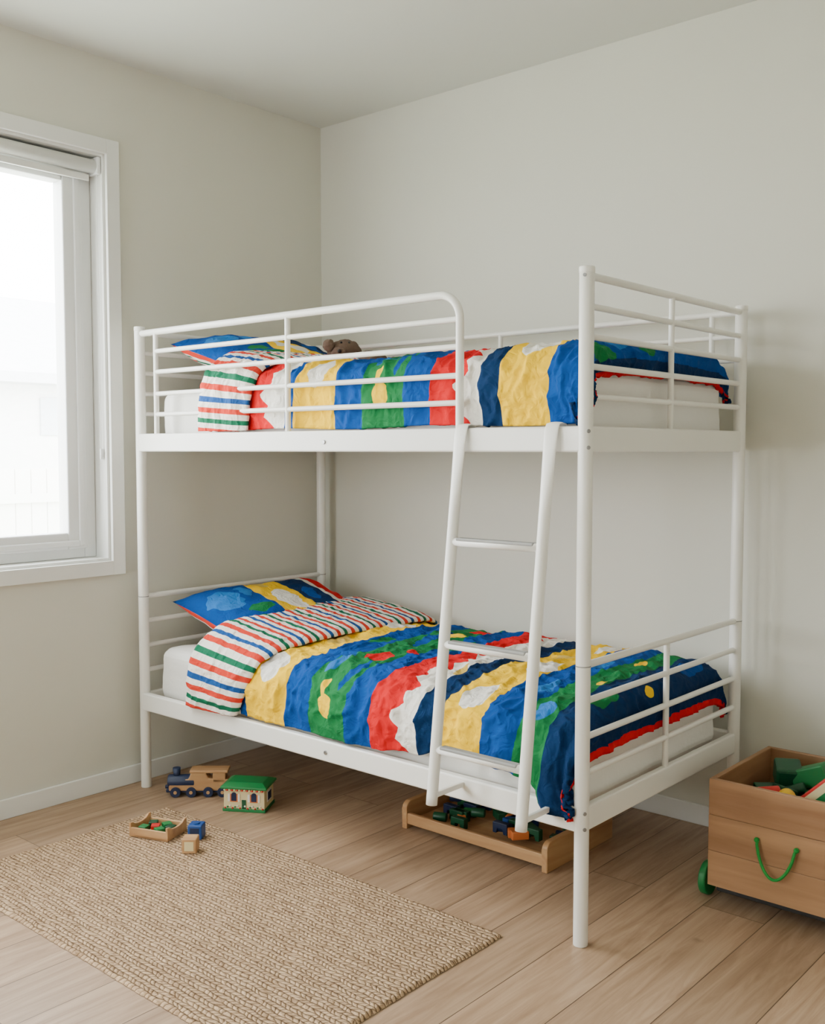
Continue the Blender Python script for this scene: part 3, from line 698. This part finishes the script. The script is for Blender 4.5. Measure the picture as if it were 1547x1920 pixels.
# toy box on wheels
g=grp("wooden_toy_box")
X0,X1,Y0,Y1,Z0,Z1=2.28,2.86,-0.60,-0.15,0.055,0.382; th=0.016
zs=(Z0,0.163,0.272,Z1)
for k in range(3):
    za,zb=zs[k]+0.0004,zs[k+1]-0.0004
    box("front_board_%d"%k,(X0,Y0,za),(X1,Y0+th,zb),M_boxw,g,0.0015 if k<2 else 0.002)
box("back_panel",(X0,Y1-th,Z0),(X1,Y1,Z1),M_boxw,g,0.003)
box("side_panel_a",(X0,Y0+th,Z0),(X0+th,Y1-th,Z1),M_boxwY,g,0.002)
box("side_panel_b",(X1-th,Y0+th,Z0),(X1,Y1-th,Z1),M_boxwY,g,0.002)
box("bottom_panel",(X0+th,Y0+th,Z0+0.01),(X1-th,Y1-th,Z0+0.022),M_boxw,g)
box("black_bottom_strip",(X0+0.02,Y0+0.02,0.035),(X1-0.02,Y1-0.02,Z0),M_dark,g,0.002)  # black slab filling part of the gap under the box
for y in (-0.54,-0.225):
    cyl("axle",(X0-0.03,y,0.052),(X1+0.03,y,0.052),0.006,M_bolt,g,12)
    for x in (X0-0.037,X1+0.01):
        cyl("wheel",(x,y,0.052),(x+0.024,y,0.052),0.052,M_green,g,36,bev=0.005)
        cyl("hub",(x-0.003,y,0.052),(x+0.027,y,0.052),0.012,M_bolt,g,16,bev=0.002)
hp=[]
for i in range(21):
    t=i/20; x=2.435+(2.545-2.435)*t; z=0.222-0.088*(1-(2*t-1)**2)**0.75
    hp.append((x,Y0-0.012-0.012*math.sin(math.pi*t),z))
hp=[(2.432,Y0+0.004,0.232)]+hp+[(2.548,Y0+0.004,0.230)]
tube("rope_handle",hp,0.0045,M_rope,g,8)
for x,z in ((2.432,0.232),(2.548,0.230)): ball("rope_knot",(x,Y0-0.006,z),0.008,M_rope,g,sub=2)
# contents
box("toy_heap_core",(X0+th,Y0+th,Z0+0.022),(X1-th,Y1-th,0.24),M_navy,g)
for k in range(44):
    x=X0+0.06+rnd.random()*(X1-X0-0.12); y=Y0+0.07+rnd.random()*0.30; z=0.25+rnd.random()*0.07
    R_=Matrix.Rotation(rnd.random()*3,3,'Z')@Matrix.Rotation(rnd.random()-0.5,3,'X')
    mt=[M_dgreen,M_dgreen,M_green,M_navy,M_dark,M_dgreen,M_navy,M_oak,M_green][k%9]
    if k%3==1: cyl("toy_peg_%d"%k,(x-0.02,y,z),(x+0.03,y+0.02,z+0.02),0.018,mt,g,16,bev=0.003)
    else: box("toy_piece_%d"%k,(x-0.035,y-0.02,z),(x+0.035,y+0.02,z+0.032),mt,g,0.004,rot=R_)
box("green_block",(2.36,-0.33,0.31),(2.44,-0.25,0.38),M_dgreen,g,0.008,rot=Matrix.Rotation(0.5,3,'Z')@Matrix.Rotation(0.3,3,'X'))
box("green_plank",(2.42,-0.32,0.32),(2.53,-0.26,0.385),M_green,g,0.006,rot=Matrix.Rotation(-0.4,3,'Y'))
ball("yellow_ball",(2.47,-0.48,0.335),0.026,M_yel,g); cyl("red_peg",(2.39,-0.50,0.335),(2.44,-0.46,0.34),0.018,M_red,g,16,bev=0.003)
prism("toy_roof",[(2.50,0.335),(2.68,0.335),(2.59,0.425)],1,-0.50,-0.38,M_red,g,0.004)
prism("toy_roof_gable",[(2.515,0.338),(2.665,0.338),(2.59,0.413)],1,-0.504,-0.499,M_cream,g,0.001)
prism("toy_roof_gable_inlay",[(2.55,0.342),(2.63,0.342),(2.59,0.382)],1,-0.507,-0.503,M_green,g,0.001)

# ------------------------------------------------------------ light
w=bpy.data.worlds.new("overcast_sky"); scene.world=w; w.use_nodes=True
nt=w.node_tree; bg=nt.nodes["Background"]; bg.inputs[0].default_value=(0.935,0.977,1.0,1); bg.inputs[1].default_value=20.5
def portal(name,loc,rot,sx,sy):
    l=bpy.data.lights.new(name,'AREA'); l.shape='RECTANGLE'; l.size=sx; l.size_y=sy; l.cycles.is_portal=True
    o=bpy.data.objects.new(name,l); COL.objects.link(o); o.location=loc; o.rotation_euler=rot
portal("window_portal_left",(-T-0.02,(WY0+WY1)/2,(WZ0+WZ1)/2),(0,math.radians(-90),0),WZ1-WZ0+0.1,WY1-WY0+0.1)
portal("fill_portal_left",(-T-0.02,(GY0+GY1)/2,(WZ0+WZ1)/2),(0,math.radians(-90),0),WZ1-WZ0+0.1,GY1-GY0+0.1)  # portal for the added left opening
portal("fill_portal_front",((FX0+FX1)/2,RY-T-0.02,(FZ0+FZ1)/2),(math.radians(90),0,0),FX1-FX0+0.1,FZ1-FZ0+0.1)  # portal for the added fill opening in the front wall

# ------------------------------------------------------------ camera
cam=bpy.data.cameras.new("camera"); co=bpy.data.objects.new("camera",cam); COL.objects.link(co)
co.location=(3.60,-3.48,1.365); co.rotation_euler=(math.radians(90-3.43),0,math.radians(40.97))
cam.sensor_fit='VERTICAL'; cam.sensor_height=36.0; cam.lens=36.0*1930/1920; cam.clip_start=0.05
scene.camera=co
